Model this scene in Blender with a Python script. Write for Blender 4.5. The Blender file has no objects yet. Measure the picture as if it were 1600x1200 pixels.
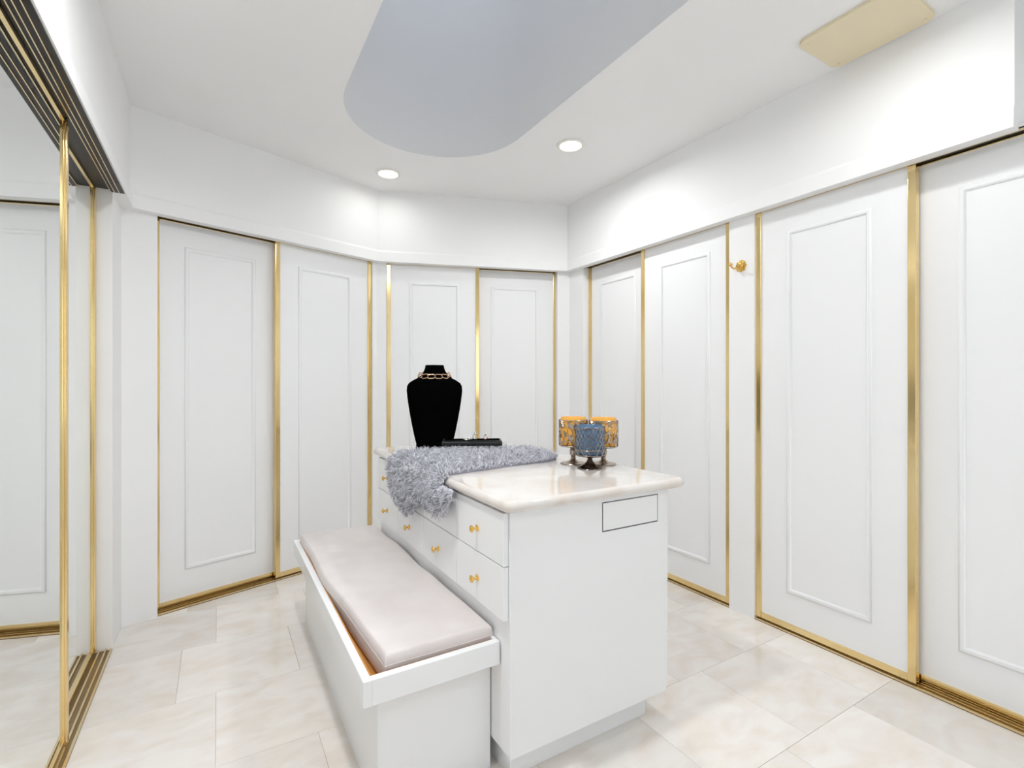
import bpy, bmesh, math, random
import numpy as np
from mathutils import Vector, Matrix

sc = bpy.context.scene
col = sc.collection
PI = math.pi
R = math.radians

# ------------------------------------------------------------------ camera
cam_d = bpy.data.cameras.new('camera')
cam_d.sensor_width = 36.0
cam_d.lens = 773.0 / 1600.0 * 36.0
cam_d.clip_start = 0.02
cam = bpy.data.objects.new('camera', cam_d)
col.objects.link(cam)
cam.location = (0, 0, 1.25)
cam.rotation_euler = (PI / 2, 0, -math.atan(460 / 773.0))
sc.camera = cam

# ------------------------------------------------------------------ world, exposure
w = bpy.data.worlds.new('world')
sc.world = w
w.use_nodes = True
bg = w.node_tree.nodes['Background']
bg.inputs[0].default_value = (0.90, 0.95, 1.0, 1)
bg.inputs[1].default_value = 1.6
sc.view_settings.view_transform = 'Standard'
sc.view_settings.look = 'None'
sc.view_settings.gamma = 1.0
sc.view_settings.use_curve_mapping = False
sc.view_settings.exposure = 0.48
sc.cycles.max_bounces = 10
sc.cycles.use_adaptive_sampling = True
sc.cycles.adaptive_threshold = 0.06
sc.cycles.adaptive_min_samples = 10
sc.cycles.use_light_tree = False
sc.cycles.diffuse_bounces = 6
sc.cycles.glossy_bounces = 6
sc.cycles.transparent_max_bounces = 12
sc.cycles.caustics_reflective = True
sc.cycles.caustics_refractive = False
sc.cycles.sample_clamp_indirect = 4.0
sc.cycles.use_denoising = True
LAMP_W = 8.5           # watts of one recessed lamp
CEIL = 2.68
LIP = 2.155


def portal(loc, rot, sx, sy):
    d = bpy.data.lights.new('daylight_portal', 'AREA')
    d.shape = 'RECTANGLE'; d.size = sx; d.size_y = sy
    d.cycles.is_portal = True
    o = bpy.data.objects.new('daylight_portal', d)
    o.location = loc; o.rotation_euler = rot
    col.objects.link(o)
    return o


# daylight comes in by an added, unseen window behind the camera and by the skylight over the island
portal((1.015, -1.56, 1.55), (PI / 2, 0, 0), 1.7, 1.4)
portal((1.02, 1.40, 3.74), (0, 0, 0), 0.98, 3.0)


# ------------------------------------------------------------------ materials
def mat(name, base=(0.8, 0.8, 0.8), rough=0.5, metal=0.0, spec=0.5, coat=0.0, sheen=0.0, emis=None, estr=0.0):
    m = bpy.data.materials.new(name)
    m.use_nodes = True
    b = m.node_tree.nodes['Principled BSDF']
    b.inputs['Base Color'].default_value = (*base, 1)
    b.inputs['Roughness'].default_value = rough
    b.inputs['Metallic'].default_value = metal
    b.inputs['Specular IOR Level'].default_value = spec
    b.inputs['Coat Weight'].default_value = coat
    b.inputs['Coat Roughness'].default_value = 0.05
    b.inputs['Sheen Weight'].default_value = sheen
    if emis:
        b.inputs['Emission Color'].default_value = (*emis, 1)
        b.inputs['Emission Strength'].default_value = estr
    return m


def noise_color(m, c1, c2, scale=4.0, detail=6.0, lo=0.35, hi=0.65, rand=0.0, dist=0.0, stretch=(1, 1, 1), bump=0.0, bscale=None):
    """base colour between c1 and c2 by a noise in object space (shifted by the object's random number)"""
    nt = m.node_tree; N = nt.nodes; L = nt.links
    b = N['Principled BSDF']
    tc = N.new('ShaderNodeTexCoord')
    oi = N.new('ShaderNodeObjectInfo')
    mp = N.new('ShaderNodeMapping')
    mp.inputs['Scale'].default_value = stretch
    L.new(tc.outputs['Object'], mp.inputs['Vector'])
    mul = N.new('ShaderNodeMath'); mul.operation = 'MULTIPLY'; mul.inputs[1].default_value = 37.0
    L.new(oi.outputs['Random'], mul.inputs[0])
    nz = N.new('ShaderNodeTexNoise'); nz.noise_dimensions = '4D'
    nz.inputs['Scale'].default_value = scale; nz.inputs['Detail'].default_value = detail
    nz.inputs['Distortion'].default_value = dist
    L.new(mp.outputs[0], nz.inputs['Vector'])
    L.new(mul.outputs[0], nz.inputs['W'])
    rp = N.new('ShaderNodeValToRGB')
    rp.color_ramp.elements[0].position = lo; rp.color_ramp.elements[0].color = (*c1, 1)
    rp.color_ramp.elements[1].position = hi; rp.color_ramp.elements[1].color = (*c2, 1)
    L.new(nz.outputs['Fac'], rp.inputs['Fac'])
    out = rp.outputs['Color']
    if rand > 0:
        hs = N.new('ShaderNodeHueSaturation')
        mr = N.new('ShaderNodeMapRange')
        mr.inputs['To Min'].default_value = 1 - rand; mr.inputs['To Max'].default_value = 1 + rand * 0.5
        L.new(oi.outputs['Random'], mr.inputs['Value'])
        L.new(mr.outputs[0], hs.inputs['Value'])
        L.new(out, hs.inputs['Color'])
        out = hs.outputs['Color']
    L.new(out, b.inputs['Base Color'])
    if bump > 0:
        n2 = N.new('ShaderNodeTexNoise'); n2.inputs['Scale'].default_value = bscale or scale * 6
        n2.inputs['Detail'].default_value = 4
        L.new(tc.outputs['Object'], n2.inputs['Vector'])
        bp = N.new('ShaderNodeBump'); bp.inputs['Strength'].default_value = bump; bp.inputs['Distance'].default_value = 0.002
        L.new(n2.outputs['Fac'], bp.inputs['Height'])
        L.new(bp.outputs[0], b.inputs['Normal'])
    return m


WALL = noise_color(mat('white_wall_paint', rough=0.55, spec=0.3), (0.882, 0.883, 0.882), (0.892, 0.893, 0.892), 3, 0)
CEILM = noise_color(mat('white_ceiling_paint', rough=0.7, spec=0.2), (0.875, 0.876, 0.876), (0.885, 0.886, 0.886), 3, 0)
DOORP = noise_color(mat('white_door_paint', rough=0.38, spec=0.35), (0.872, 0.876, 0.882), (0.882, 0.886, 0.89), 2, 0)
CABP = noise_color(mat('white_cabinet_lacquer', rough=0.28, spec=0.4), (0.86, 0.866, 0.872), (0.87, 0.876, 0.88), 2, 0)
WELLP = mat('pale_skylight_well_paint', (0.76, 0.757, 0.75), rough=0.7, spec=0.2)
BRASS = noise_color(mat('polished_brass', rough=0.15, metal=1.0), (0.78, 0.575, 0.265), (0.88, 0.70, 0.37), 3.0, 1, stretch=(1, 1, 0.6))
BRASS2 = mat('brushed_brass_track', (0.80, 0.66, 0.42), rough=0.25, metal=1.0)
BRONZE = mat('dark_bronze_track', (0.014, 0.011, 0.008), rough=0.4, metal=0.3)
BRONZE2 = mat('brown_bronze_track', (0.30, 0.22, 0.12), rough=0.35, metal=0.9)
GOLD = mat('bright_gold', (0.86, 0.56, 0.16), rough=0.16, metal=1.0)
ROSE = mat('rose_gold', (0.90, 0.60, 0.40), rough=0.2, metal=1.0)
MIRROR = mat('mirror_glass', (0.93, 0.95, 0.94), rough=0.0, metal=1.0)
MARBLE = noise_color(mat('cream_marble_top', rough=0.06, spec=0.5, coat=0.4), (0.68, 0.61, 0.545), (0.755, 0.72, 0.685), 7, 7, 0.30, 0.62, dist=0.6)
TILE = noise_color(mat('polished_marble_tile', rough=0.10, spec=0.5), (0.755, 0.685, 0.615), (0.83, 0.795, 0.755), 5.5, 8, 0.30, 0.62, rand=0.09, dist=0.9, stretch=(1, 1.8, 1))
GROUT = mat('grout', (0.72, 0.675, 0.62), rough=0.8)
FABRIC = noise_color(mat('greige_linen', rough=0.9, spec=0.1, sheen=0.2), (0.70, 0.64, 0.62), (0.77, 0.715, 0.695), 6, 2, bump=0.5, bscale=420)
WOOD = noise_color(mat('orange_pine', rough=0.45), (0.50, 0.22, 0.05), (0.66, 0.33, 0.09), 6, stretch=(6, 0.6, 6))
FUR = noise_color(mat('lilac_grey_fur', rough=0.75, spec=0.25, sheen=0.3), (0.66, 0.66, 0.73), (0.92, 0.92, 0.97), 55, 1)
HIDE = mat('shaded_grey_hide', (0.34, 0.34, 0.40), rough=0.9)  # darkened colour stands in for shade in the gaps between curls
VELVET = mat('black_velvet', (0.002, 0.002, 0.002), rough=1.0, spec=0.0)
BLACKL = mat('black_leatherette', (0.010, 0.010, 0.011), rough=0.35, spec=0.4)
SILVER = mat('polished_silver', (0.75, 0.73, 0.70), rough=0.12, metal=1.0)
PEWTER = mat('warm_pewter', (0.44, 0.37, 0.31), rough=0.24, metal=1.0)
PEWTERD = mat('dark_pewter', (0.20, 0.165, 0.14), rough=0.16, metal=1.0)
PEWTERS = mat('sleeve_pewter', (0.30, 0.27, 0.25), rough=0.25, metal=1.0)  # darker pewter tone for the lattice sleeve of the blue holder
AMBER = mat('amber_candle_glass', (0.86, 0.43, 0.06), rough=0.12, coat=0.5)
AMBERW = mat('amber_wax', (0.85, 0.50, 0.13), rough=0.5)
BLUE = mat('blue_candle_glass', (0.065, 0.155, 0.27), rough=0.10, coat=0.5)
BLUEW = mat('blue_wax', (0.11, 0.23, 0.36), rough=0.5)
WICK = mat('wick', (0.75, 0.72, 0.66), rough=0.9)
DARK = mat('dark_gap', (0.05, 0.045, 0.04), rough=0.9)
CREAM = mat('cream_ceiling_panel_paint', (0.80, 0.70, 0.50), rough=0.6)
LENS = mat('lamp_lens', (1, 0.97, 0.9), rough=0.4, emis=(1.0, 0.95, 0.84), estr=9.0)
BAFFLE = mat('lamp_trim_white', (0.85, 0.83, 0.78), rough=0.4)
GEM = mat('clear_stone', (0.9, 0.92, 0.95), rough=0.03, metal=0.6)


def pane_mat(name, tint, fac):
    m = bpy.data.materials.new(name); m.use_nodes = True
    nt = m.node_tree; nt.nodes.clear()
    o = nt.nodes.new('ShaderNodeOutputMaterial'); mx = nt.nodes.new('ShaderNodeMixShader')
    t = nt.nodes.new('ShaderNodeBsdfTransparent'); g = nt.nodes.new('ShaderNodeBsdfGlossy')
    t.inputs[0].default_value = (*tint, 1); g.inputs['Roughness'].default_value = 0.05
    mx.inputs[0].default_value = fac
    nt.links.new(t.outputs[0], mx.inputs[1]); nt.links.new(g.outputs[0], mx.inputs[2]); nt.links.new(mx.outputs[0], o.inputs[0])
    return m


PANE = pane_mat('fill_window_glass', (0.95, 0.97, 0.97), 0.06)
SKYPANE = pane_mat('tinted_skylight_glass', (0.62, 0.63, 0.665), 0.05)


# ------------------------------------------------------------------ mesh helpers
def obj(name, bm, m, parent=None, loc=None, rz=None, smooth=False, angle=40, mesh=None):
    if mesh is None:
        mesh = bpy.data.meshes.new(name)
        bm.normal_update()
        bm.to_mesh(mesh); bm.free()
        mesh.materials.append(m)
        if smooth:
            for p in mesh.polygons: p.use_smooth = True
            mesh.set_sharp_from_angle(angle=R(angle))
    o = bpy.data.objects.new(name, mesh)
    col.objects.link(o)
    if parent is not None: o.parent = parent
    if loc is not None: o.location = loc
    if rz is not None: o.rotation_euler = (0, 0, rz)
    return o


def tag(o, label=None, cat=None, group=None, kind=None):
    if label: o['label'] = label
    if cat: o['category'] = cat
    if group: o['group'] = group
    if kind: o['kind'] = kind
    return o


def thing(name, label, cat, loc=(0, 0, 0), rz=0.0, group=None, kind=None):
    o = bpy.data.objects.new(name, None)
    o.empty_display_size = 0.1
    col.objects.link(o)
    o.location = loc; o.rotation_euler = (0, 0, rz)
    return tag(o, label, cat, group, kind)


def copy_tree(o, parent=None):
    c = o.copy(); col.objects.link(c); c.parent = parent
    for ch in list(o.children): copy_tree(ch, c)
    return c


def box(bm, x0, x1, y0, y1, z0, z1, bev=0.0, seg=2):
    vs = [bm.verts.new(p) for p in ((x0, y0, z0), (x1, y0, z0), (x1, y1, z0), (x0, y1, z0), (x0, y0, z1), (x1, y0, z1), (x1, y1, z1), (x0, y1, z1))]
    fs = [bm.faces.new([vs[i] for i in q]) for q in ((3, 2, 1, 0), (4, 5, 6, 7), (0, 1, 5, 4), (1, 2, 6, 5), (2, 3, 7, 6), (3, 0, 4, 7))]
    if bev > 0:
        es = list({e for f in fs for e in f.edges})
        bmesh.ops.bevel(bm, geom=es, offset=bev, segments=seg, profile=0.5, affect='EDGES')
    return bm


def B(*a, **k):
    return box(bmesh.new(), *a, **k)


def prism(bm, pts, z0, z1):
    """plan polygon (counter-clockwise) between two heights"""
    lo = [bm.verts.new((x, y, z0)) for x, y in pts]; hi = [bm.verts.new((x, y, z1)) for x, y in pts]
    bm.faces.new(lo[::-1]); bm.faces.new(hi)
    n = len(pts)
    for i in range(n):
        bm.faces.new((lo[i], lo[(i + 1) % n], hi[(i + 1) % n], hi[i]))
    return bm


def lathe(bm, prof, n=24, cx=0, cy=0, cap=True):
    rings = []
    for r, z in prof:
        if r < 1e-6:
            rings.append([bm.verts.new((cx, cy, z))])
        else:
            rings.append([bm.verts.new((cx + r * math.cos(2 * PI * i / n), cy + r * math.sin(2 * PI * i / n), z)) for i in range(n)])
    for a, b in zip(rings, rings[1:]):
        for i in range(n):
            j = (i + 1) % n
            if len(a) == 1 and len(b) > 1: bm.faces.new((a[0], b[j], b[i]))
            elif len(b) == 1 and len(a) > 1: bm.faces.new((a[i], a[j], b[0]))
            elif len(a) > 1: bm.faces.new((a[i], a[j], b[j], b[i]))
    if cap:
        if len(rings[0]) > 1: bm.faces.new(rings[0][::-1])
        if len(rings[-1]) > 1: bm.faces.new(rings[-1])
    bmesh.ops.recalc_face_normals(bm, faces=bm.faces[:])
    return bm


def tube(bm, pts, r, n=6, closed=False, radii=None):
    P = [Vector(p) for p in pts]
    m = len(P)
    rings = []
    up = Vector((0, 0, 1))
    for i, p in enumerate(P):
        a = P[(i - 1) % m] if (closed or i > 0) else p
        b = P[(i + 1) % m] if (closed or i < m - 1) else p
        t = (b - a).normalized()
        u = t.cross(up)
        if u.length < 1e-3: u = t.cross(Vector((1, 0, 0)))
        u.normalize(); v = u.cross(t)
        rr = radii[i] if radii else r
        rings.append([bm.verts.new(p + rr * (math.cos(2 * PI * k / n) * u + math.sin(2 * PI * k / n) * v)) for k in range(n)])
    for i in range(m if closed else m - 1):
        a, b = rings[i], rings[(i + 1) % m]
        for k in range(n):
            bm.faces.new((a[k], a[(k + 1) % n], b[(k + 1) % n], b[k]))
    if not closed:
        bm.faces.new(rings[0][::-1]); bm.faces.new(rings[-1])
    return bm


def frame_moulding(bm, x0, x1, z0, z1, y, prof):
    """picture-frame moulding; prof = (distance inward, height towards the room)"""
    rings = []
    for d, h in prof:
        rings.append([bm.verts.new(p) for p in ((x0 + d, y - h, z0 + d), (x1 - d, y - h, z0 + d), (x1 - d, y - h, z1 - d), (x0 + d, y - h, z1 - d))])
    for a, b in zip(rings, rings[1:]):
        for i in range(4):
            bm.faces.new((a[i], a[(i + 1) % 4], b[(i + 1) % 4], b[i]))
    bmesh.ops.recalc_face_normals(bm, faces=bm.faces[:])
    return bm


def smoothstep(a, b, x):
    t = max(0.0, min(1.0, (x - a) / (b - a)))
    return t * t * (3 - 2 * t)


# ------------------------------------------------------------------ room plan (metres, wall planes)
A = math.atan(0.3288)
PL = [(-0.425, -1.5), (-0.425, 3.212), (1.02, 3.687), (2.455, 3.215), (2.455, -1.5)]   # corner points, clockwise from the front left


def inter(p, d, q, e):
    c = d[0] * e[1] - d[1] * e[0]
    t = ((q[0] - p[0]) * e[1] - (q[1] - p[1]) * e[0]) / c
    return (p[0] + d[0] * t, p[1] + d[1] * t)


def offset_line(i, y):
    """wall i runs PL[i] -> PL[i+1]; y > 0 lies outside the room"""
    p, q = PL[i], PL[(i + 1) % 5]
    L_ = math.hypot(q[0] - p[0], q[1] - p[1])
    d = ((q[0] - p[0]) / L_, (q[1] - p[1]) / L_)
    n = (-d[1], d[0])
    return (p[0] + n[0] * y, p[1] + n[1] * y), d


def corner(i, y):
    """corner i of the room offset outwards by y"""
    p, d = offset_line((i - 1) % 5, y); q, e = offset_line(i, y)
    return inter(p, d, q, e)


def wall_frame(i):
    p, q = PL[i], PL[(i + 1) % 5]
    return p, math.atan2(q[1] - p[1], q[0] - p[0])


def loc2w(i, s, y):
    p, rz = wall_frame(i)
    return (p[0] + s * math.cos(rz) - y * math.sin(rz), p[1] + s * math.sin(rz) + y * math.cos(rz))


def wall_box(bm, i, s0, s1, y0, y1, z0, z1):
    pts = [loc2w(i, s0, y0), loc2w(i, s1, y0), loc2w(i, s1, y1), loc2w(i, s0, y1)]
    return prism(bm, pts, z0, z1)


BACK0, BACK1 = 0.13, 0.19


def wall(name, label, i, piers, s_end=None):
    bm = bmesh.new()
    a0, b0 = corner(i, BACK0), corner((i + 1) % 5, BACK0)
    a1, b1 = corner(i, BACK1), corner((i + 1) % 5, BACK1)
    prism(bm, [a0, b0, b1, a1], -0.03, 3.0)
    for s0, s1 in piers:
        wall_box(bm, i, s0, s1, 0.0, BACK0, 0.0, LIP + 0.02)
    o = obj(name, bm, WALL)
    return tag(o, label, 'wall', kind='structure')


LEN = [math.hypot(PL[(i + 1) % 5][0] - PL[i][0], PL[(i + 1) % 5][1] - PL[i][1]) for i in range(5)]
M0 = 1.5                                            # s of v = 0 along the mirror wall
wall_m = wall('wall_left', 'white wall holding the mirrored sliding doors at far left', 0, [(0, M0 + 0.85), (M0 + 2.96, LEN[0])])
wall_l = wall('wall_back_left', 'angled white back wall with two panelled doors left of the bust', 1, [(0, 0.155), (1.485, LEN[1])])
wall_b = wall('wall_back_right', 'angled white back wall with two panelled doors behind the bust', 2, [(0, 0.070), (1.410, LEN[2])])
wall_r = wall('wall_right', 'long white right wall with four panelled doors and a gold hook', 3, [(0, 0.178), (1.461, 1.611), (2.985, LEN[3])])

# front wall behind the camera, with a wide window added as soft fill
bm = bmesh.new()
box(bm, -0.62, 0.165, -1.62, -1.5, 0, 3.0)
box(bm, 1.865, 2.65, -1.62, -1.5, 0, 3.0)
box(bm, 0.165, 1.865, -1.62, -1.5, 0, 0.85)
box(bm, 0.165, 1.865, -1.62, -1.5, 2.25, 3.0)
tag(obj('wall_front', bm, WALL), 'white wall with an added fill window behind the viewer', 'wall', kind='structure')
win = thing('fill_window_1', 'wide white framed window added for fill light behind the viewer', 'window', (1.015, -1.56, 0.85), kind='structure')  # unseen window, added to give soft frontal fill on the island
bm = bmesh.new()
for x0, x1, z0, z1 in ((-0.85, -0.8, 0, 1.4), (0.8, 0.85, 0, 1.4), (-0.025, 0.025, 0, 1.4), (-0.85, 0.85, 0, 0.05), (-0.85, 0.85, 1.35, 1.4)):
    box(bm, x0, x1, -0.03, 0.03, z0, z1)
obj('fill_window_frame', bm, WALL, win)
for x0, x1 in ((-0.8, -0.025), (0.025, 0.8)):
    obj('pane', B(x0, x1, -0.003, 0.003, 0.05, 1.35), PANE, win)

# ------------------------------------------------------------------ floor
fl = obj('floor', B(-0.75, 2.8, -1.75, 4.0, -0.06, -0.004), GROUT)
tag(fl, 'polished cream marble tile floor of the dressing room', 'floor', kind='structure')
P = 0.4535
tb = B(-P / 2 + 0.0005, P / 2 - 0.0005, -P / 2 + 0.0005, P / 2 - 0.0005, -0.012, 0.0, bev=0.0007, seg=1)
tile0 = None


def inside(x, y, m=0.32):
    for i in range(5):
        p, d = offset_line(i, m)
        n = (-d[1], d[0])
        if (x - p[0]) * n[0] + (y - p[1]) * n[1] > 0: return False
    return True


for r in range(-6, 8):
    v = 0.975 + P * (r + 0.5)
    off = 1.808 if r % 2 == 0 else 2.125
    for c in range(-7, 4):
        u = off + P * (c + 0.5)
        if inside(u, v):
            if tile0 is None:
                tile0 = obj('tile', tb, TILE, fl, (u, v, 0)); tm = tile0.data
            else:
                obj('tile', None, None, fl, (u, v, 0), mesh=tm)

# ------------------------------------------------------------------ ceiling with the long rounded skylight well
SC_U, SC_R, SC_V0, SC_V1 = 1.02, 0.49, 0.38, 2.455
stad = []
NS = 40
for k in range(NS + 1):
    t = PI * k / NS
    stad.append((SC_U + SC_R * math.cos(t), SC_V1 + SC_R * math.sin(t)))
for k in range(NS + 1):
    t = PI + PI * k / NS
    stad.append((SC_U + SC_R * math.cos(t), SC_V0 + SC_R * math.sin(t)))
bm = bmesh.new()
outl = [corner(i, 0.15) for i in range(5)]
vo = [bm.verts.new((x, y, CEIL)) for x, y in outl]
vi = [bm.verts.new((x, y, CEIL)) for x, y in stad]
es = [bm.edges.new((vo[i], vo[(i + 1) % len(vo)])) for i in range(len(vo))] + [bm.edges.new((vi[i], vi[(i + 1) % len(vi)])) for i in range(len(vi))]
bmesh.ops.triangle_fill(bm, use_beauty=True, use_dissolve=False, edges=es, normal=(0, 0, -1))
for f in bm.faces:
    if f.normal.z > 0: f.normal_flip()
ceil = tag(obj('ceiling', bm, CEILM), 'white ceiling with a long rounded skylight recess', 'ceiling', kind='structure')
bm = bmesh.new()
lo = [bm.verts.new((x, y, CEIL)) for x, y in stad]; hi = [bm.verts.new((x, y, 3.75)) for x, y in stad]
n = len(stad)
for i in range(n):
    bm.faces.new((lo[i], lo[(i + 1) % n], hi[(i + 1) % n], hi[i]))
obj('skylight_well', bm, WELLP, ceil, smooth=True, angle=30)
bm = bmesh.new()
prism(bm, [(SC_U - SC_R - 0.05, SC_V0 - SC_R - 0.05), (SC_U + SC_R + 0.05, SC_V0 - SC_R - 0.05), (SC_U + SC_R + 0.05, SC_V1 + SC_R + 0.05), (SC_U - SC_R - 0.05, SC_V1 + SC_R + 0.05)], 3.752, 3.76)
obj('skylight_pane', bm, SKYPANE, ceil)

# ------------------------------------------------------------------ soffits above the doors
SOFF = [(-0.040, CEIL), (-0.040, LIP + 0.085), (-0.047, LIP + 0.070), (-0.052, LIP), (0.004, LIP), (0.004, LIP + 0.012), (BACK0, LIP + 0.012)]


def soffit(name, label, i, end_s=None):
    bm = bmesh.new()
    rings = []
    for e in (0, 1):
        ring = []
        for y, z in SOFF:
            if e == 1 and end_s is not None: x_, y_ = loc2w(i, end_s, y)
            else: x_, y_ = corner((i + e) % 5, y)
            ring.append(bm.verts.new((x_, y_, z)))
        rings.append(ring)
    for k in range(len(SOFF) - 1):
        bm.faces.new((rings[0][k], rings[1][k], rings[1][k + 1], rings[0][k + 1]))
    if end_s is not None:
        a = bm.verts.new((*loc2w(i, end_s, BACK0), CEIL))
        bm.faces.new(rings[1] + [a])
    bmesh.ops.recalc_face_normals(bm, faces=bm.faces[:])
    o = obj(name, bm, WALL)
    return tag(o, label, 'soffit', kind='structure')


soffit('trim_1', 'white dropped soffit running above the mirrored doors', 0)
soffit('trim_2', 'white dropped soffit above the doors left of the bust', 1)
soffit('trim_3', 'white dropped soffit above the doors behind the bust', 2)
soffit('trim_4', 'long white dropped soffit above the right wall doors', 3, 2.622)
bm = bmesh.new()
wall_box(bm, 3, 2.6225, 2.9845, 0.001, BACK0 - 0.001, LIP + 0.0121, LIP + 0.02)
tag(obj('trim_5', bm, WALL), 'thin white head board over the door at the right edge', 'trim', kind='structure')


# ------------------------------------------------------------------ door tracks (children of their wall)
def tracks(i, s0, s1, parent, deep=0.092):
    bm = bmesh.new()
    wall_box(bm, i, s0, s1, 0.0, deep, 0.0, 0.004)
    trk = obj('floor_track', bm, BRONZE2, parent)
    for y, h_ in ((0.0005, 0.010), (0.019, 0.013), (0.043, 0.013), (0.062, 0.013), (deep - 0.007, 0.013)):
        bm = bmesh.new()
        wall_box(bm, i, s0, s1, y, y + 0.007, 0.004, h_)
        obj('track_rib', bm, BRASS2, trk)
    bm = bmesh.new()
    wall_box(bm, i, s0, s1, 0.005, deep + 0.03, LIP + 0.007, LIP + 0.0115)
    obj('head_track', bm, BRONZE, parent)
    bm = bmesh.new()
    for y in (0.0055, 0.095):
        wall_box(bm, i, s0, s1, y, y + 0.003, LIP - 0.001, LIP + 0.007)
    obj('head_track_fin', bm, BRASS2, parent)


tracks(0, M0 + 0.85, M0 + 2.96, wall_m)
bm = bmesh.new()
wall_box(bm, 0, M0 + 0.85, M0 + 2.955, -0.046, 0.003, LIP - 0.004, LIP - 0.0005)
obj('head_plate', bm, BRONZE, wall_m)
bm = bmesh.new()
for y in (-0.030, -0.012):
    wall_box(bm, 0, M0 + 0.85, M0 + 2.955, y, y + 0.003, LIP - 0.008, LIP - 0.004)
obj('head_plate_fin', bm, BRASS2, wall_m)
tracks(1, 0.155, 1.485, wall_l)
tracks(2, 0.070, 1.410, wall_b)
tracks(3, 0.178, 1.461, wall_r)
tracks(3, 1.611, 2.985, wall_r)

# ------------------------------------------------------------------ panelled sliding doors
DZ0, DZ1 = 0.0145, 2.1605
PROF = [(0.000, 0.0), (0.001, 0.005), (0.006, 0.0085), (0.012, 0.0065), (0.017, 0.0085), (0.022, 0.0045), (0.024, 0.0)]


def panel_door(name, label, i, s0, s1, m0, m1, rear, group='white panelled sliding doors with brass edges'):
    y0 = 0.056 if rear else 0.015
    _, rz = wall_frame(i)
    mid = (s0 + s1) / 2
    x, y = loc2w(i, mid, y0)
    t = thing(name, label, 'door', (x, y, DZ0), rz, group, 'structure')
    h = (s1 - s0) / 2
    H_ = DZ1 - DZ0
    ST = 0.030
    obj('door_panel', B(-h + ST - 0.004, h - ST + 0.004, 0.004, 0.026, 0.022, H_ - (0.005 if rear else 0.003)), DOORP, t)
    for x0, x1 in ((-h, -h + ST), (h - ST, h)):
        bm = B(x0, x1, -0.004, 0.030, 0, H_, bev=0.0025)
        obj('brass_stile', bm, BRASS, t)
    obj('bottom_rail', B(-h + ST, h - ST, -0.002, 0.030, 0, 0.030, bev=0.002), BRASS, t)
    rt = 0.006 if rear else 0.0045
    obj('top_rail', B(-h + ST, h - ST, -0.002, 0.030, H_ - rt, H_, bev=0.0015), BRASS, t)
    obj('moulding', frame_moulding(bmesh.new(), m0 - mid, m1 - mid, 0.197 - DZ0, 2.026 - DZ0, 0.004, PROF), DOORP, t, smooth=True, angle=60)
    return t


panel_door('door_1', 'white panelled sliding door beside the left corner pier, set behind its neighbour', 1, 0.148, 0.838, 0.298, 0.682, True)
panel_door('door_2', 'white panelled sliding door with a wide brass left edge, left of the bust', 1, 0.784, 1.484, 0.936, 1.319, False)
panel_door('door_3', 'white panelled sliding door directly behind the black bust', 2, 0.071, 0.775, 0.240, 0.619, False)
panel_door('door_4', 'white panelled sliding door between the bust and the far right corner', 2, 0.712, 1.420, 0.874, 1.264, True)
panel_door('door_5', 'narrow looking white panelled door rising behind the candles', 3, 0.180, 0.845, 0.308, 0.685, True)
panel_door('door_6', 'white panelled sliding door just left of the gold hook', 3, 0.779, 1.461, 0.943, 1.323, False)
panel_door('door_7', 'large white panelled sliding door just right of the gold hook', 3, 1.611, 2.317, 1.777, 2.155, False)
panel_door('door_8', 'white panelled sliding door cut off by the right picture edge', 3, 2.270, 2.980, 2.438, 2.815, True)


def mirror_door(name, label, v0, v1, rear):
    y0 = 0.062 if rear else 0.024
    mid = (v0 + v1) / 2 + M0
    _, rz = wall_frame(0)
    x, y = loc2w(0, mid, y0)
    t = thing(name, label, 'mirror door', (x, y, DZ0), rz, 'mirrored sliding doors', 'structure')
    h = (v1 - v0) / 2; H_ = DZ1 - DZ0; ST = 0.046
    obj('mirror', B(-h + ST - 0.004, h - ST + 0.004, 0.004, 0.018, 0.022, H_ - 0.012), MIRROR, t)
    for x0, x1 in ((-h, -h + ST), (h - ST, h)):
        bm = bmesh.new()
        box(bm, x0, x1, 0.0, 0.022, 0, H_, bev=0.003)
        box(bm, x0 + 0.010, x1 - 0.010, -0.006, 0.004, 0, H_, bev=0.004)
        obj('brass_stile', bm, BRASS, t)
    obj('bottom_rail', B(-h + ST, h - ST, -0.002, 0.022, 0, 0.026, bev=0.002), BRASS, t)
    obj('top_rail', B(-h + ST, h - ST, -0.002, 0.022, H_ - 0.014, H_, bev=0.002), BRASS, t)
    return t


mirror_door('door_9', 'large mirrored sliding door at the left picture edge, nearer one', 0.80, 2.272, False)
mirror_door('door_10', 'narrow visible strip of mirrored door between two brass edges', 1.49, 2.958, True)

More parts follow.
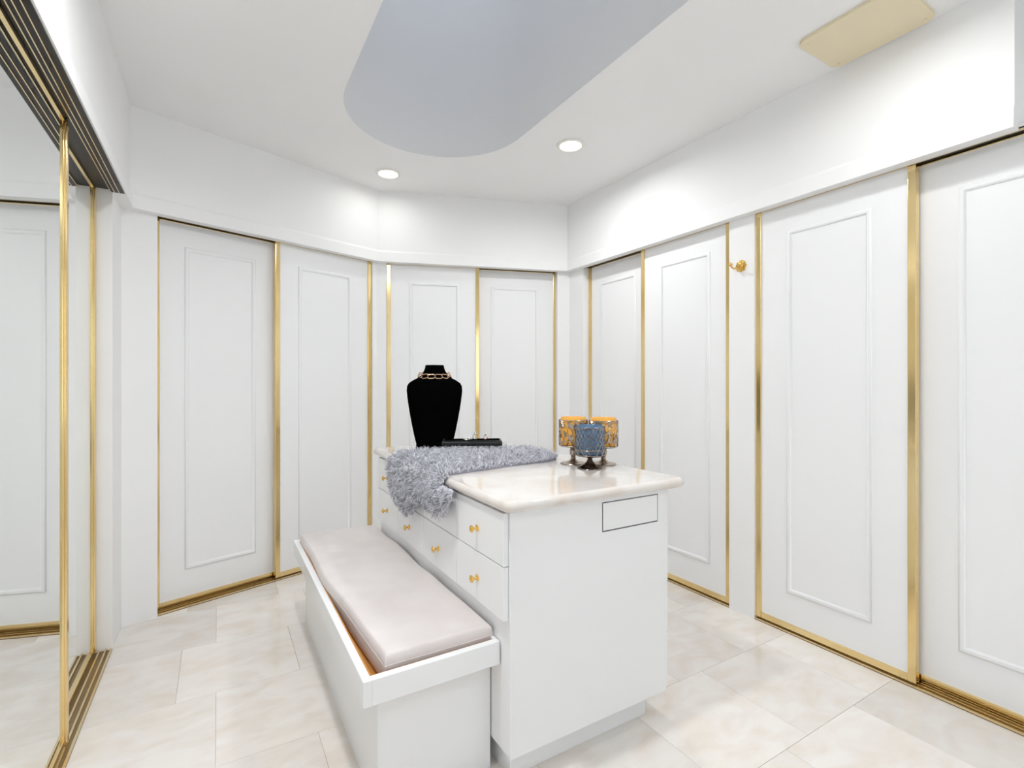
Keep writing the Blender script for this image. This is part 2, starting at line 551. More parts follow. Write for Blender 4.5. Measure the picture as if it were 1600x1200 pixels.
# ------------------------------------------------------------------ ceiling fittings
lamp_rng = [
    (0.995, 3.315, 0.09, 'small round recessed ceiling lamp near the back corner'),
    (1.815, 2.365, 0.72, 'round recessed ceiling lamp right of the skylight recess'),
    (1.90, 0.80, 0.36, 'recessed ceiling lamp above the right doors, beyond the picture top'),
    (0.14, 1.30, 1.7, 'recessed ceiling lamp by the mirrors, beyond the picture top'),
    (0.30, -0.55, 0.40, 'recessed ceiling lamp behind the viewer on the mirror side'),
    (1.75, -0.75, 0.22, 'recessed ceiling lamp behind the viewer on the right side'),
]
for u, v, pw, lb in lamp_rng:
    t = thing('recessed_downlight', lb, 'ceiling light', (u, v, CEIL), 0, 'round recessed ceiling lamps')
    obj('trim_ring', lathe(bmesh.new(), [(0.060, -0.0005), (0.083, -0.0005), (0.084, -0.004), (0.078, -0.008), (0.066, -0.009), (0.060, -0.004), (0.060, -0.0005)], 40, cap=False), BAFFLE, t, smooth=True)
    obj('lens', lathe(bmesh.new(), [(0.0, -0.0065), (0.045, -0.006), (0.0615, -0.0035), (0.0615, -0.001), (0, -0.001)], 32, cap=False), LENS, t, smooth=True)
    ld = bpy.data.lights.new('lamp_light', 'AREA')
    ld.shape = 'DISK'; ld.size = 0.11; ld.energy = LAMP_W * pw; ld.color = (0.965, 0.98, 1.0); ld.spread = R(170)
    lo_ = bpy.data.objects.new('lamp_light', ld); col.objects.link(lo_)
    lo_.parent = t; lo_.location = (0, 0, -0.012)

t = thing('ceiling_panel', 'cream flat ceiling access panel at the top right', 'ceiling panel', (2.235, 0.985, CEIL), 0)
bm = B(-0.155, 0.155, -0.185, 0.185, -0.014, -0.0005)
ve = [e for e in bm.edges if abs(e.verts[0].co.z - e.verts[1].co.z) > 0.005]
bmesh.ops.bevel(bm, geom=ve, offset=0.035, segments=4, profile=0.5, affect='EDGES')
obj('cover_plate', bm, CREAM, t)
bm = bmesh.new()
for k in range(4):
    lathe(bm, [(0.0, -0.0165), (0.006, -0.0160), (0.006, -0.0138)], 10, (-1 if k % 2 else 1) * 0.125, (-1 if k > 1 else 1) * 0.155, cap=False)
obj('screw', bm, CREAM, t)

# ------------------------------------------------------------------ island cabinet
IU0, IU1, IV0, IV1 = 0.768, 1.448, 1.300, 2.690
ZB, ZT = 0.100, 0.862
isl = thing('island_cabinet', 'white island cabinet of small drawers with gold knobs under the marble top', 'cabinet', ((IU0 + IU1) / 2, (IV0 + IV1) / 2, 0))
cu, cv = isl.location.x, isl.location.y


def ibox(name, u0, u1, v0, v1, z0, z1, m, parent=isl, bev=0.0015, base=(0, 0, 0)):
    return obj(name, B(u0 - cu - base[0], u1 - cu - base[0], v0 - cv - base[1], v1 - cv - base[1], z0 - base[2], z1 - base[2], bev=bev), m, parent, base if base != (0, 0, 0) else None)


ibox('body', IU0, IU1, IV0, IV1, ZB, ZT, CABP)
ibox('toe_kick', IU0 + 0.03, 1.394, 1.354, IV1 - 0.05, 0.0, ZB, CABP)
KN = lathe(bmesh.new(), [(0.0, -0.001), (0.0105, -0.001), (0.0115, 0.001), (0.0105, 0.003), (0.006, 0.0045), (0.0042, 0.008), (0.0042, 0.015), (0.008, 0.0175), (0.0118, 0.020), (0.0125, 0.0225), (0.0115, 0.0245), (0.008, 0.0255), (0.007, 0.0270), (0.003, 0.0278), (0, 0.028)], 20, cap=False)
bmesh.ops.rotate(KN, verts=KN.verts[:], cent=(0, 0, 0), matrix=Matrix.Rotation(-PI / 2, 3, 'Y'))
knob_mesh = bpy.data.meshes.new('knob'); KN.to_mesh(knob_mesh); KN.free(); knob_mesh.materials.append(GOLD)
for p in knob_mesh.polygons: p.use_smooth = True
knob_mesh.set_sharp_from_angle(angle=R(50))
vc = [1.308, 1.650, 1.990, 2.332, 2.676]
for row, (z0, z1) in enumerate(((0.691, 0.854), (0.524, 0.688))):
    for k in range(4):
        d = ibox('drawer', 0.748, IU0 - 0.0008, vc[k] + 0.0012, vc[k + 1] - 0.0012, z0, z1, CABP, bev=0.0016)
        obj('knob', None, None, d, (0.7480 - cu, (vc[k] + vc[k + 1]) / 2 - cv + 0.005, (z0 + z1) / 2 - 0.005), mesh=knob_mesh)
vr = [1.308, 1.768, 2.222, 2.676]
for z0, z1 in ((0.7215, 0.856), (0.506, 0.7185), (0.3145, 0.503), (0.105, 0.3115)):
    for k in range(3):
        d = ibox('drawer', IU1 + 0.0008, 1.466, vr[k] + 0.0012, vr[k + 1] - 0.0012, z0, z1, CABP, bev=0.0016)
        kk = obj('knob', None, None, d, (1.466 - cu, (vr[k] + vr[k + 1]) / 2 - cv, (z0 + z1) / 2), mesh=knob_mesh)
        kk.rotation_euler = (0, 0, PI)
ibox('panel_gap', 1.134, 1.4012, IV0 - 0.0010, IV0 - 0.0002, 0.7415, 0.843, DARK, bev=0)
ibox('pull_out_panel', 1.1362, 1.3978, IV0 - 0.0022, IV0 - 0.0006, 0.7455, 0.8405, CABP, bev=0.0006)

# marble countertop with a bullnose edge
bm = bmesh.new()
CT0, CT1, CR = ZT, 0.898, 0.035


def rrect(u0, u1, v0, v1, r, n=8):
    pts = []
    for cx, cy, a0 in ((u1 - r, v1 - r, 0), (u0 + r, v1 - r, 90), (u0 + r, v0 + r, 180), (u1 - r, v0 + r, 270)):
        for k in range(n + 1):
            a = R(a0 + 90 * k / n)
            pts.append((cx + r * math.cos(a), cy + r * math.sin(a)))
    return pts


rings = []
hh = (CT1 - CT0) / 2
for k in range(-6, 7):
    a = k / 6 * PI / 2
    ins = hh * (1 - math.cos(a))
    pts = rrect(0.733 + ins, 1.520 - ins, 1.260 + ins, 2.745 - ins, max(CR - ins, 0.008))
    rings.append([bm.verts.new((x - cu, y - cv, CT0 + hh + hh * math.sin(a) - CT0)) for x, y in pts])
n = len(rings[0])
for a, b in zip(rings, rings[1:]):
    for i in range(n):
        bm.faces.new((a[i], a[(i + 1) % n], b[(i + 1) % n], b[i]))
bm.faces.new(rings[0][::-1]); bm.faces.new(rings[-1])
ct = obj('countertop', bm, MARBLE, None, (cu, cv, CT0), smooth=True, angle=30)
tag(ct, 'cream polished marble countertop with rounded edge on the white island', 'countertop')

# ------------------------------------------------------------------ storage bench pulled up to the drawers
BU0, BU1, BV0, BV1 = 0.339, 0.764, 1.358, 2.785
RT, RB = 0.440, 0.368
bench = thing('storage_bench', 'low white storage bench with open wood lined top beside the island', 'bench', ((BU0 + BU1) / 2, (BV0 + BV1) / 2, 0))
bu, bv = bench.location.x, bench.location.y


def bbox(name, u0, u1, v0, v1, z0, z1, m, bev=0.0015):
    return obj(name, B(u0 - bu, u1 - bu, v0 - bv, v1 - bv, z0, z1, bev=bev), m, bench)


bbox('chest', 0.396, BU1, 1.422, BV1 - 0.004, 0.0, RB, CABP)
bbox('tray_bottom', BU0 + 0.004, BU1 - 0.002, BV0 + 0.004, BV1 - 0.002, RB + 0.0005, RB + 0.014, WOOD, bev=0)
TW = 0.024
for u0, u1, v0, v1 in ((BU0, BU0 + TW, BV0, BV1), (BU0 + TW, BU1, BV0, BV0 + TW), (BU0 + TW, BU1, BV1 - TW, BV1), (BU1 - 0.012, BU1, BV0 + TW, BV1 - TW)):
    bbox('rim_board', u0, u1, v0, v1, RB + (0.0 if u0 == BU0 or v0 == BV0 else 0.002), RT if u1 - u0 != 0.012 else RT - 0.01, CABP, bev=0.0018)
bbox('wood_lining', BU0 + TW + 0.0002, BU0 + TW + 0.005, BV0 + TW, BV1 - TW, RB + 0.014, RT - 0.003, WOOD, bev=0)
bbox('wood_lining', BU0 + TW + 0.005, BU1 - 0.013, BV0 + TW + 0.0002, BV0 + TW + 0.005, RB + 0.014, RT - 0.003, WOOD, bev=0)

# cushion
NU, NV = 40, 110
CZ0, CZ1 = RB + 0.0145, 0.482
rng = np.random.default_rng(4)


def cush_pt(a, b, top):
    """a,b in 0..1 across and along"""
    v = 1.398 + b * (2.742 - 1.398)
    ul = 0.408 - 0.040 * smoothstep(1.40, 2.15, v) + 0.003 * math.sin(v * 11)
    ur = 0.757 - 0.003 * math.sin(v * 7 + 1)
    u = ul + a * (ur - ul)
    e = min(min(a, 1 - a) * (ur - ul), min(b, 1 - b) * 1.344)
    rr = 0.011
    k = 1 - (1 - min(e, rr) / rr) ** 2
    k = math.sqrt(max(k, 0))
    mid = (CZ0 + CZ1) / 2
    puff = 0.006 * math.sin(PI * a) ** 0.5 * math.sin(PI * b) ** 0.5 if 0 < a < 1 and 0 < b < 1 else 0
    if top:
        z = mid + (CZ1 - mid) * (0.55 + 0.45 * k) + puff - 0.006 + 0.0016 * math.sin(u * 31 + v * 9) * math.sin(v * 14 - u * 17) * k
        z += -0.014 * smoothstep(0.78, 1.0, a) * smoothstep(0.30, 0.55, b) * (0.55 + 0.45 * math.sin(v * 13)) * k
    else:
        z = mid - (mid - CZ0) * (0.55 + 0.45 * k)
    return (u - 0.57, v - 2.07, z - CZ0)


def spaced(n, edge):
    t = np.linspace(0, 1, n + 1)
    return (t + edge * np.sin(2 * PI * t) * -1)


aa = spaced(NU, 0.11); bb = spaced(NV, 0.13)
bm = bmesh.new()
gt = [[bm.verts.new(cush_pt(a, b, True)) for b in bb] for a in aa]
gb = [[bm.verts.new(cush_pt(a, b, False)) for b in bb] for a in aa]
for i in range(NU):
    for j in range(NV):
        bm.faces.new((gt[i][j], gt[i + 1][j], gt[i + 1][j + 1], gt[i][j + 1]))
        bm.faces.new((gb[i][j + 1], gb[i + 1][j + 1], gb[i + 1][j], gb[i][j]))
loopi = [(i, 0) for i in range(NU)] + [(NU, j) for j in range(NV)] + [(i, NV) for i in range(NU, 0, -1)] + [(0, j) for j in range(NV, 0, -1)]
for (i, j), (k, l) in zip(loopi, loopi[1:] + loopi[:1]):
    bm.faces.new((gb[i][j], gb[k][l], gt[k][l], gt[i][j]))
cush = thing('seat_cushion', 'flat greige fabric cushion lying in the white bench', 'cushion', (0.57, 2.07, CZ0))
obj('cover', bm, FABRIC, cush, smooth=True, angle=60)
bm = bmesh.new()
mid = (CZ0 + CZ1) / 2
pts = []
for i, j in loopi[::2]:
    a, b = aa[i], bb[j]
    x, y, z = cush_pt(a, b, True)
    pts.append((x, y, z - 0.010))
tube(bm, pts, 0.0013, 5, closed=True)
obj('seam', bm, FABRIC, cush, smooth=True)

# ------------------------------------------------------------------ shaggy throw
TOPZ = 0.898


def interp(x, xs, ys): return float(np.interp(x, xs, ys))


def v_near(u): return interp(u, [0.74, 0.92, 1.12, 1.29, 1.36, 1.40], [1.752, 1.785, 1.825, 1.835, 1.88, 1.95])
def v_far(u): return interp(u, [0.74, 0.95, 1.2, 1.36, 1.40], [2.335, 2.335, 2.265, 2.18, 2.08])
def drop_z(v): return interp(v, [1.625, 1.66, 1.71, 1.78, 1.86, 1.915, 1.945, 1.98, 2.03, 2.10, 2.18, 2.25, 2.31, 2.345], [0.865, 0.815, 0.782, 0.772, 0.778, 0.825, 0.840, 0.765, 0.712, 0.702, 0.712, 0.750, 0.800, 0.880])


TH0 = (1.05, 2.06, TOPZ)
throw = thing('shaggy_throw', 'shaggy lilac grey curly fur throw hanging over the marble counter edge', 'throw', TH0)
frng = np.random.default_rng(11)
roots = []           # position, normal
while len(roots) < 7500:
    u = frng.uniform(0.735, 1.40); v = frng.uniform(1.7, 2.4)
    if v_near(u) < v < v_far(u):
        # a soft hump, so that the throw looks thick
        e = min(v - v_near(u), v_far(u) - v, (1.40 - u))
        roots.append(((u, v, TOPZ + 0.004 + 0.014 * smoothstep(0, 0.07, e)), (0.10 * frng.normal(), -0.25 * smoothstep(0.06, 0.0, v - v_near(u)) + 0.25 * smoothstep(0.06, 0, v_far(u) - v), 1.0)))
k = 0
while k < 7000:
    v = frng.uniform(1.62, 2.35); z = frng.uniform(0.70, TOPZ)
    if z > drop_z(v) and (v > 1.72 or z < 0.872):
        t = smoothstep(0.0, 0.06, z - drop_z(v))
        # hem lobes stand off the drawers a little
        lc, lh = (1.785, 0.155) if v < 1.935 else (2.135, 0.205)
        bul = max(0.0, 1 - ((v - lc) / lh) ** 2) * smoothstep(0.0, 0.05, z - drop_z(v))
        uu = 0.721 - 0.022 * bul * smoothstep(0.90, 0.85, z) if z > 0.85 else 0.721 - 0.022 * bul
        roots.append(((uu, v, z), (-1.0, 0.9 * (v - lc) / lh * (1 - 0.3 * t), -0.15 - 0.5 * (1 - t) + 0.75 * smoothstep(0.83, 0.895, z))))
        k += 1
k = 0
while k < 1500:                                        # over the counter edge
    v = frng.uniform(1.71, 2.335); a = frng.uniform(0, PI / 2)
    roots.append(((0.745 - 0.022 * math.sin(a), v, TOPZ - 0.016 + 0.022 * math.cos(a)), (-math.sin(a), 0.0, math.cos(a))))
    k += 1
SEGS = 8
CL = {}
V_, F_ = [], []
for (p, nrm) in roots:
    p = np.array(p); nn = np.array(nrm, float); nn /= np.linalg.norm(nn)
    cell = tuple(np.floor((p + 0.006 * frng.normal(size=3)) / 0.019).astype(int))
    if cell not in CL: CL[cell] = (frng.normal(size=3), frng.uniform(0, 6.28), frng.uniform(0.7, 1.3), frng.uniform(0.7, 1.15))
    cvec, cph, ctr, cln = CL[cell]
    tq = np.cross(nn, cvec + 0.25 * frng.normal(size=3)); tq /= np.linalg.norm(tq); bq = np.cross(nn, tq)
    pull = (np.array(cell) + 0.5) * 0.019 - p
    pull -= nn * pull.dot(nn)
    Ln = frng.uniform(0.026, 0.042) * cln; turns = ctr + 0.25 + 0.1 * frng.normal(); cr = frng.uniform(0.005, 0.008)
    lean = frng.uniform(0.3, 0.9); ph = cph + 0.35 * frng.normal(); wd = frng.uniform(0.0017, 0.0031)
    hang = 1.0 if nn[0] < -0.6 else 0.25
    base = len(V_)
    for s in range(SEGS):
        t = s / (SEGS - 1)
        c = p + nn * Ln * t * (1 - 0.32 * t * lean) + tq * (Ln * 0.75 * lean * t * t) + cr * t * (math.cos(ph + turns * 6.28 * t) * tq + math.sin(ph + turns * 6.28 * t) * bq)
        c = c + pull * 0.95 * t
        c[2] -= 0.010 * t * t * hang
        if c[2] < TOPZ + 0.002 and c[0] > 0.735: c[2] = TOPZ + 0.002
        if c[0] > 0.742 and c[2] < TOPZ: c[0] = 0.742
        wq = wd * (1 - 0.72 * t)
        d1 = math.cos(ph + 2.5 * t) * tq + math.sin(ph + 2.5 * t) * bq
        d2 = -math.sin(ph + 2.5 * t) * tq + math.cos(ph + 2.5 * t) * bq
        for q in range(3):
            an = q * 2.0944
            V_.append(tuple(c + wq * (math.cos(an) * d1 + math.sin(an) * d2) - np.array(TH0)))
    for s in range(SEGS - 1):
        for q in range(3):
            a = base + s * 3 + q; b = base + s * 3 + (q + 1) % 3
            F_.append((a, b, b + 3, a + 3))
me = bpy.data.meshes.new('fur'); me.from_pydata(V_, [], F_); me.materials.append(FUR)
for p in me.polygons: p.use_smooth = True
fo = bpy.data.objects.new('fur', me); col.objects.link(fo); fo.parent = throw
tag(fo, 'curly lilac grey fur', kind='stuff')
# the hide under the fur
bm = bmesh.new()
for k in range(34):
    u0 = 0.742 + (1.395 - 0.742) * k / 34; u1 = 0.742 + (1.395 - 0.742) * (k + 1) / 34
    for (ua, ub) in ((u0, u1),):
        q = [(ua, v_near(ua)), (ub, v_near(ub)), (ub, v_far(ub)), (ua, v_far(ua))]
        prism(bm, [(x - TH0[0], y - TH0[1]) for x, y in q], 0.0005, 0.010)
for k in range(48):
    va = 1.64 + (2.335 - 1.64) * k / 48; vb = 1.64 + (2.335 - 1.64) * (k + 1) / 48
    zb = max(drop_z(va), drop_z(vb)) + 0.004
    box(bm, 0.722 - TH0[0], 0.7315 - TH0[0], va - TH0[1], vb - TH0[1], zb - TH0[2], 0.010 if va > 1.72 else -0.034)
    if va > 1.72: box(bm, 0.7315 - TH0[0], 0.746 - TH0[0], va - TH0[1], vb - TH0[1], 0.0005, 0.010)
obj('hide', bm, HIDE, throw)

# ------------------------------------------------------------------ necklace bust
BX, BY = 1.004, 2.500
bust = thing('necklace_bust', 'black velvet necklace display bust on the marble counter', 'display bust', (BX, BY, TOPZ), R(-20))
prof = [  # z, half width, half depth, y shift
    (0.000, 0.098, 0.060, 0.02), (0.006, 0.100, 0.062, 0.02), (0.030, 0.098, 0.056, 0.02), (0.080, 0.110, 0.052, 0.018), (0.150, 0.124, 0.052, 0.012),
    (0.220, 0.136, 0.056, 0.004), (0.270, 0.143, 0.060, 0.0), (0.315, 0.148, 0.062, 0.0), (0.340, 0.146, 0.060, 0.002), (0.357, 0.137, 0.056, 0.005),
    (0.372, 0.115, 0.052, 0.008), (0.384, 0.092, 0.049, 0.010), (0.396, 0.074, 0.047, 0.012), (0.410, 0.063, 0.045, 0.014), (0.426, 0.056, 0.043, 0.016),
    (0.440, 0.051, 0.042, 0.018), (0.450, 0.050, 0.042, 0.024), (0.454, 0.048, 0.040, 0.024)]
bm = bmesh.new(); rings = []
for z, wx, dy, ys in prof:
    ring = []
    for k in range(40):
        t = 2 * PI * k / 40
        c, s_ = math.cos(t), math.sin(t)
        e = 0.75
        ring.append(bm.verts.new((wx * math.copysign(abs(c) ** e, c), ys + dy * math.copysign(abs(s_) ** e, s_), z)))
    rings.append(ring)
for a, b in zip(rings, rings[1:]):
    for k in range(40):
        bm.faces.new((a[k], a[(k + 1) % 40], b[(k + 1) % 40], b[k]))
bm.faces.new(rings[0][::-1]); bm.faces.new(rings[-1])
obj('torso', bm, VELVET, bust, smooth=True, angle=60)
# base foot behind the form
obj('foot', lathe(bmesh.new(), [(0.0, 0.0), (0.085, 0.0), (0.085, 0.008), (0.080, 0.012), (0, 0.012)], 32, 0, 0.045, cap=False), VELVET, bust, smooth=True)

neck = thing('chain_necklace', 'rose gold paperclip chain necklace around the black bust', 'necklace', (BX, BY, TOPZ + 0.39), R(-20))
link_mesh = None
NL = 14
for k in range(NL):
    t = 2 * PI * (k + 0.5) / NL - PI / 2
    c, s_ = math.cos(t), math.sin(t)
    px, py = 0.085 * c, 0.012 + 0.058 * s_
    z = 0.006 - 0.004 * max(0, -s_) + 0.012 * max(0, s_)
    tx, ty = -0.085 * s_, 0.058 * c
    if link_mesh is None:
        bm = bmesh.new()
        lp = []
        hx, hz, rr = 0.0165, 0.0112, 0.005
        for cx, cz, a0 in ((hx - rr, hz - rr, 0), (-hx + rr, hz - rr, 90), (-hx + rr, -hz + rr, 180), (hx - rr, -hz + rr, 270)):
            for q in range(4):
                a = R(a0 + 30 * q)
                lp.append((cx + rr * math.cos(a), 0, cz + rr * math.sin(a)))
        tube(bm, lp, 0.0023, 6, closed=True)
        link = obj('link', bm, ROSE, neck, smooth=True, angle=80)
        link_mesh = link.data
    else:
        link = obj('link', None, None, neck, mesh=link_mesh)
    link.location = (px, py, z)
    link.rotation_euler = (-0.42 if k % 2 else -0.32, 0.0, math.atan2(ty, tx))
    link.rotation_euler[1] = (-0.18 if c < 0 else 0.18) * abs(c)

# ------------------------------------------------------------------ jewellery case and rings
jc = thing('jewellery_case', 'flat black jewellery case resting on the fur throw', 'jewellery case', (1.105, 2.250, TOPZ + 0.044), R(-27))
obj('case_body', B(-0.150, 0.150, -0.055, 0.055, 0.0, 0.022, bev=0.004, seg=3), BLACKL, jc, smooth=True, angle=50)
obj('case_lip', B(-0.146, 0.146, -0.051, 0.051, 0.022, 0.027, bev=0.002), BLACKL, jc)
obj('velvet_pad', B(-0.138, 0.138, -0.044, 0.044, 0.027, 0.0282), VELVET, jc)


def ring(label, x, y, rz, r, m, tilt):
    t = thing('finger_ring', label, 'ring', (x, y, TOPZ + 0.044 + 0.0282), rz, 'rings on the black case')
    bm = bmesh.new()
    pts = [(r * math.cos(2 * PI * k / 24), 0, r + 0.0018 + r * math.sin(2 * PI * k / 24)) for k in range(24)]
    tube(bm, pts, 0.0018, 6, closed=True)
    o = obj('band', bm, m, t, smooth=True)
    bm = bmesh.new()
    lathe(bm, [(0.0, 0.0), (0.003, 0.002), (0.0065, 0.006), (0.0045, 0.0095), (0, 0.010)], 8, cap=False)
    g = obj('stone', bm, GEM, t, (0, 0, 2 * r + 0.001))
    t.rotation_euler = (tilt, 0, rz)
    return t


ring('silver ring with a clear stone standing on the black case', 1.118, 2.240, R(-12), 0.0135, SILVER, 0)
ring('small gold ring standing on the black case near the brass door edge', 1.162, 2.213, R(-45), 0.0095, ROSE, 0)
t = thing('bracelet', 'thin silver bracelet leaning on the black case beside the rings', 'bracelet', (1.085, 2.255, TOPZ + 0.044 + 0.0282), R(10), 'rings on the black case')
bm = bmesh.new()
tube(bm, [(0.024 * math.cos(2 * PI * k / 30), 0.017 * math.sin(2 * PI * k / 30), 0.0020 + 0.0012 * (1 + math.cos(2 * PI * k / 30))) for k in range(30)], 0.0018, 6, closed=True)
obj('band', bm, SILVER, t, smooth=True)
obj('clasp', B(0.020, 0.030, -0.004, 0.004, 0.001, 0.008, bev=0.0015), SILVER, t)


# ------------------------------------------------------------------ candle holders and candles
def holder(label, u, v, h, cupr, cuph, m, fr, floral, candle_label, gm, wm, seed):
    t = thing('candle_holder', label, 'candle holder', (u, v, TOPZ), 0, 'pedestal candle holders')
    zc = h - cuph
    ft = 0.62 if floral else 1.0
    obj('foot', lathe(bmesh.new(), [(0, 0), (fr, 0), (fr + 0.0015, 0.002), (fr, 0.0045), (fr * 0.92, 0.006 * ft), (fr * 0.70, 0.010 * ft), (fr * 0.45, 0.018 * ft), (fr * 0.28, 0.028 * ft), (fr * 0.20, 0.036 * ft), (fr * 0.17, 0.040 * ft), (0, 0.040 * ft)], 36, cap=False), m, t, smooth=True, angle=50)
    if zc > 0.075:
        st = [(0.0085, 0.022), (0.0120, 0.025), (0.0120, 0.028), (0.009, 0.031), (0.0145, 0.042), (0.0160, zc * 0.78), (0.0125, zc - 0.012), (0.018, zc - 0.006), (0.030, zc - 0.001)]
    else:
        st = [(0.0085, 0.036), (0.010, zc - 0.012), (0.016, zc - 0.006), (0.030, zc - 0.001)]
    obj('stem', lathe(bmesh.new(), st, 24), m, t, smooth=True, angle=50)
    obj('cup_base', lathe(bmesh.new(), [(0, zc - 0.002), (cupr * 0.85, zc - 0.002), (cupr, zc + 0.002), (cupr + 0.001, zc + 0.006), (cupr - 0.003, zc + 0.006), (0, zc + 0.003)], 36, cap=False), m, t, smooth=True, angle=50)
    # pierced metal sleeve
    z0, z1 = zc + 0.005, h - (0.012 if floral else 0.007)
    bm = bmesh.new()
    Rr = cupr
    for z in (z0, z0 + 0.020, z1):
        tube(bm, [(Rr * math.cos(2 * PI * k / 36), Rr * math.sin(2 * PI * k / 36), z) for k in range(36)], 0.0015, 5, closed=True)
    NA = 14
    for k in range(NA):                               # arches at the bottom
        a0 = 2 * PI * k / NA
        pts = []
        for q in range(9):
            s_ = q / 8
            a = a0 + 2 * PI / NA * s_
            pts.append((Rr * math.cos(a), Rr * math.sin(a), z0 + 0.024 * math.sin(PI * s_)))
        tube(bm, pts, 0.0017, 4)
    rr_ = random.Random(seed)
    if floral:
        for k in range(70):                           # leaves and petals
            a = rr_.uniform(0, 2 * PI); z = rr_.uniform(z0 + 0.024, z1 - 0.004); an = rr_.uniform(0, PI); ln = rr_.uniform(0.007, 0.015); wd = ln * 0.45
            c0 = []
            for q in range(8):
                th = 2 * PI * q / 8
                lx, lz = ln * math.cos(th), wd * math.sin(th)
                x_, z_ = lx * math.cos(an) - lz * math.sin(an), lx * math.sin(an) + lz * math.cos(an)
                zz = min(max(z + z_, z0 + 0.02), z1)
                aa_ = a + x_ / Rr
                c0.append((aa_, zz))
            fi = [bm.verts.new(((Rr + 0.0012) * math.cos(a_), (Rr + 0.0012) * math.sin(a_), z_)) for a_, z_ in c0]
            fo_ = [bm.verts.new(((Rr - 0.0006) * math.cos(a_), (Rr - 0.0006) * math.sin(a_), z_)) for a_, z_ in c0]
            bm.faces.new(fi); bm.faces.new(fo_[::-1])
            for q in range(8): bm.faces.new((fi[q], fo_[q], fo_[(q + 1) % 8], fi[(q + 1) % 8]))
        NB = 18
        for k in range(NB):
            a = 2 * PI * k / NB
            tube(bm, [((Rr) * math.cos(a + 0.20 * math.sin(q * 1.1 + k)), Rr * math.sin(a + 0.20 * math.sin(q * 1.1 + k)), z0 + 0.02 + (z1 - z0 - 0.02) * q / 7) for q in range(8)], 0.0013, 4)
    else:
        NB = 22
        for sgn in (-1, 1):
            for k in range(NB):
                a = 2 * PI * k / NB
                tube(bm, [(Rr * math.cos(a + sgn * 0.85 * q / 12), Rr * math.sin(a + sgn * 0.85 * q / 12), z0 + 0.014 + (z1 - z0 - 0.014) * q / 12) for q in range(13)], 0.0011, 4)
        for k in range(11):
            a = 2 * PI * k / 11
            for zz in (z0 + 0.035, z0 + 0.075):
                cpts = []
                for q in range(10):
                    th = 2 * PI * q / 10
                    cpts.append((Rr * math.cos(a + 0.011 * math.cos(th) / Rr), Rr * math.sin(a + 0.011 * math.cos(th) / Rr), zz + 0.011 * math.sin(th)))
                tube(bm, cpts, 0.0012, 4, closed=True)
    NB = 16
    for k in range(NB):                               # small scallops along the top
        a0 = 2 * PI * k / NB
        tube(bm, [(Rr * math.cos(a0 + 2 * PI / NB * q / 6), Rr * math.sin(a0 + 2 * PI / NB * q / 6), z1 - 0.010 * math.sin(PI * q / 6)) for q in range(7)], 0.0011, 4)
    obj('pierced_sleeve', bm, PEWTER if floral else PEWTERS, t, smooth=True, angle=60)
    # candle jar standing in the cup
    c = thing('jar_candle', candle_label, 'candle', (u, v, TOPZ + zc + 0.0062), 0, 'jar candles in the pedestal holders')
    jr = cupr - 0.0045; jh = cuph - 0.0062
    obj('jar', lathe(bmesh.new(), [(0, 0), (jr - 0.004, 0), (jr, 0.004), (jr, jh - 0.018), (jr - 0.002, jh - 0.013), (jr - 0.002, jh - 0.002), (jr - 0.0035, jh), (jr - 0.005, jh - 0.002), (jr - 0.006, jh * 0.78), (0, jh * 0.78)], 40, cap=False), gm, c, smooth=True, angle=50)
    obj('wax', lathe(bmesh.new(), [(0, jh * 0.785), (jr - 0.0065, jh * 0.785), (jr - 0.0065, jh * 0.80), (0, jh * 0.80)], 32, cap=False), wm, c)
    obj('wick', lathe(bmesh.new(), [(0, jh * 0.80), (0.0012, jh * 0.80), (0.0012, jh * 0.93), (0, jh * 0.93)], 8, cap=False), WICK, c)


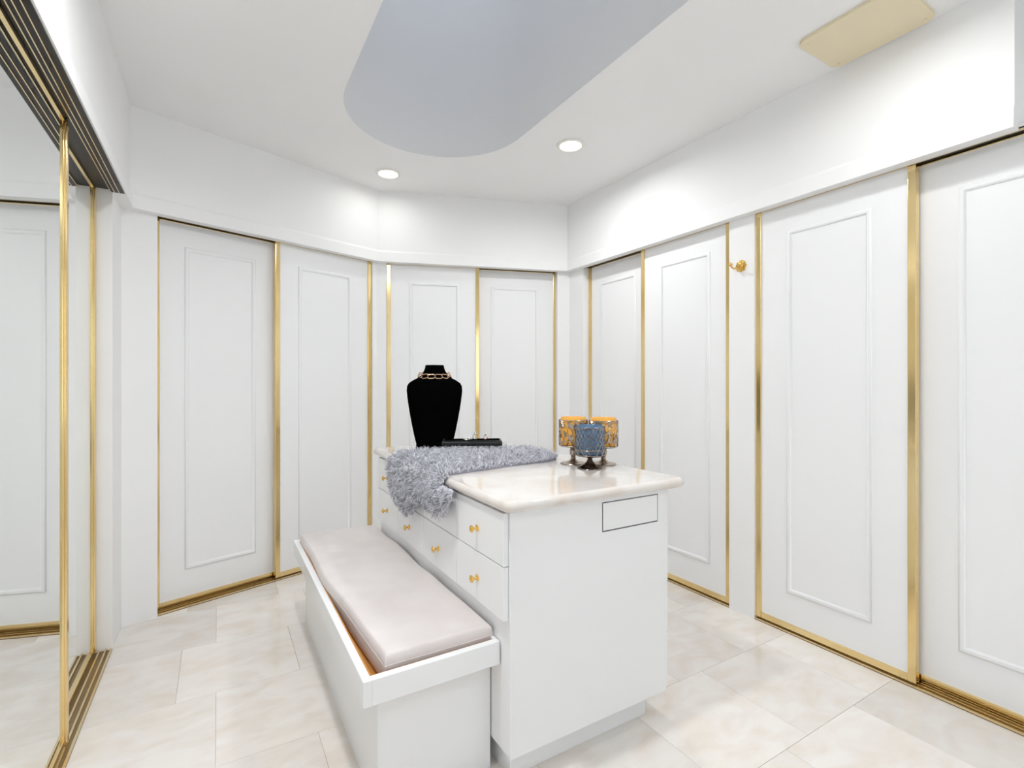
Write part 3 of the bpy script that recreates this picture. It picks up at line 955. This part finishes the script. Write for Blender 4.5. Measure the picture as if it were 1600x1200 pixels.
holder('dark pewter pedestal holder with the blue candle, in front of the two amber ones', 1.337, 1.610, 0.180, 0.0625, 0.126, PEWTERD, 0.053, False, 'blue jar candle in the front lattice holder', BLUE, BLUEW, 2)
holder('left pewter pedestal holder with floral pierced cup around an amber candle', 1.352, 1.742, 0.206, 0.0630, 0.128, PEWTER, 0.056, True, 'left amber jar candle beside the fur throw', AMBER, AMBERW, 5)
holder('right pewter pedestal holder with floral pierced cup around an amber candle', 1.458, 1.664, 0.204, 0.0630, 0.128, PEWTER, 0.054, True, 'right amber jar candle near the counter edge', AMBER, AMBERW, 9)

# ------------------------------------------------------------------ gold robe hook on the pier of the right wall
hx, hy = loc2w(3, 1.535, 0.0)
hk = thing('robe_hook', 'ornate gold robe hook on the pier between the right wall doors', 'hook', (hx, hy, 1.893), -PI / 2)


def flat_lathe(prof, n=24, lobes=0, amp=0.0):
    b = bmesh.new(); lathe(b, prof, n, cap=False)
    if lobes:
        for vv in b.verts:
            r_ = math.hypot(vv.co.x, vv.co.y)
            if r_ > 1e-5:
                k_ = 1 + amp * math.cos(lobes * math.atan2(vv.co.y, vv.co.x)) * (r_ / 0.03)
                vv.co.x *= k_; vv.co.y *= k_
    bmesh.ops.rotate(b, verts=b.verts[:], cent=(0, 0, 0), matrix=Matrix.Rotation(PI / 2, 3, 'X'))
    return b


obj('back_plate', flat_lathe([(0, 0), (0.030, 0), (0.0315, 0.003), (0.027, 0.006), (0.022, 0.0055), (0.018, 0.009), (0.010, 0.011), (0, 0.012)], 40, 8, 0.06), GOLD, hk, smooth=True, angle=50)
for sx in (-1, 1):
    bm = bmesh.new()
    tube(bm, [(0.004 * sx, -0.008, -0.004), (0.010 * sx, -0.022, -0.012), (0.020 * sx, -0.034, -0.014), (0.029 * sx, -0.040, -0.006), (0.033 * sx, -0.043, 0.006)], 0.005, 8)
    arm = obj('hook_arm', bm, GOLD, hk, smooth=True)
    bm = bmesh.new()
    bmesh.ops.create_uvsphere(bm, u_segments=16, v_segments=10, radius=0.0105, matrix=Matrix.Translation((0.034 * sx, -0.043, 0.011)))
    obj('ball_tip', bm, GOLD, arm, smooth=True)
for sx in (-1, 1):
    b = flat_lathe([(0, 0.006), (0.0035, 0.006), (0.003, 0.0078), (0, 0.008)], 10)
    bmesh.ops.translate(b, verts=b.verts[:], vec=(0.021 * sx, 0, 0.004 * -sx))
    obj('screw', b, DARK, hk)
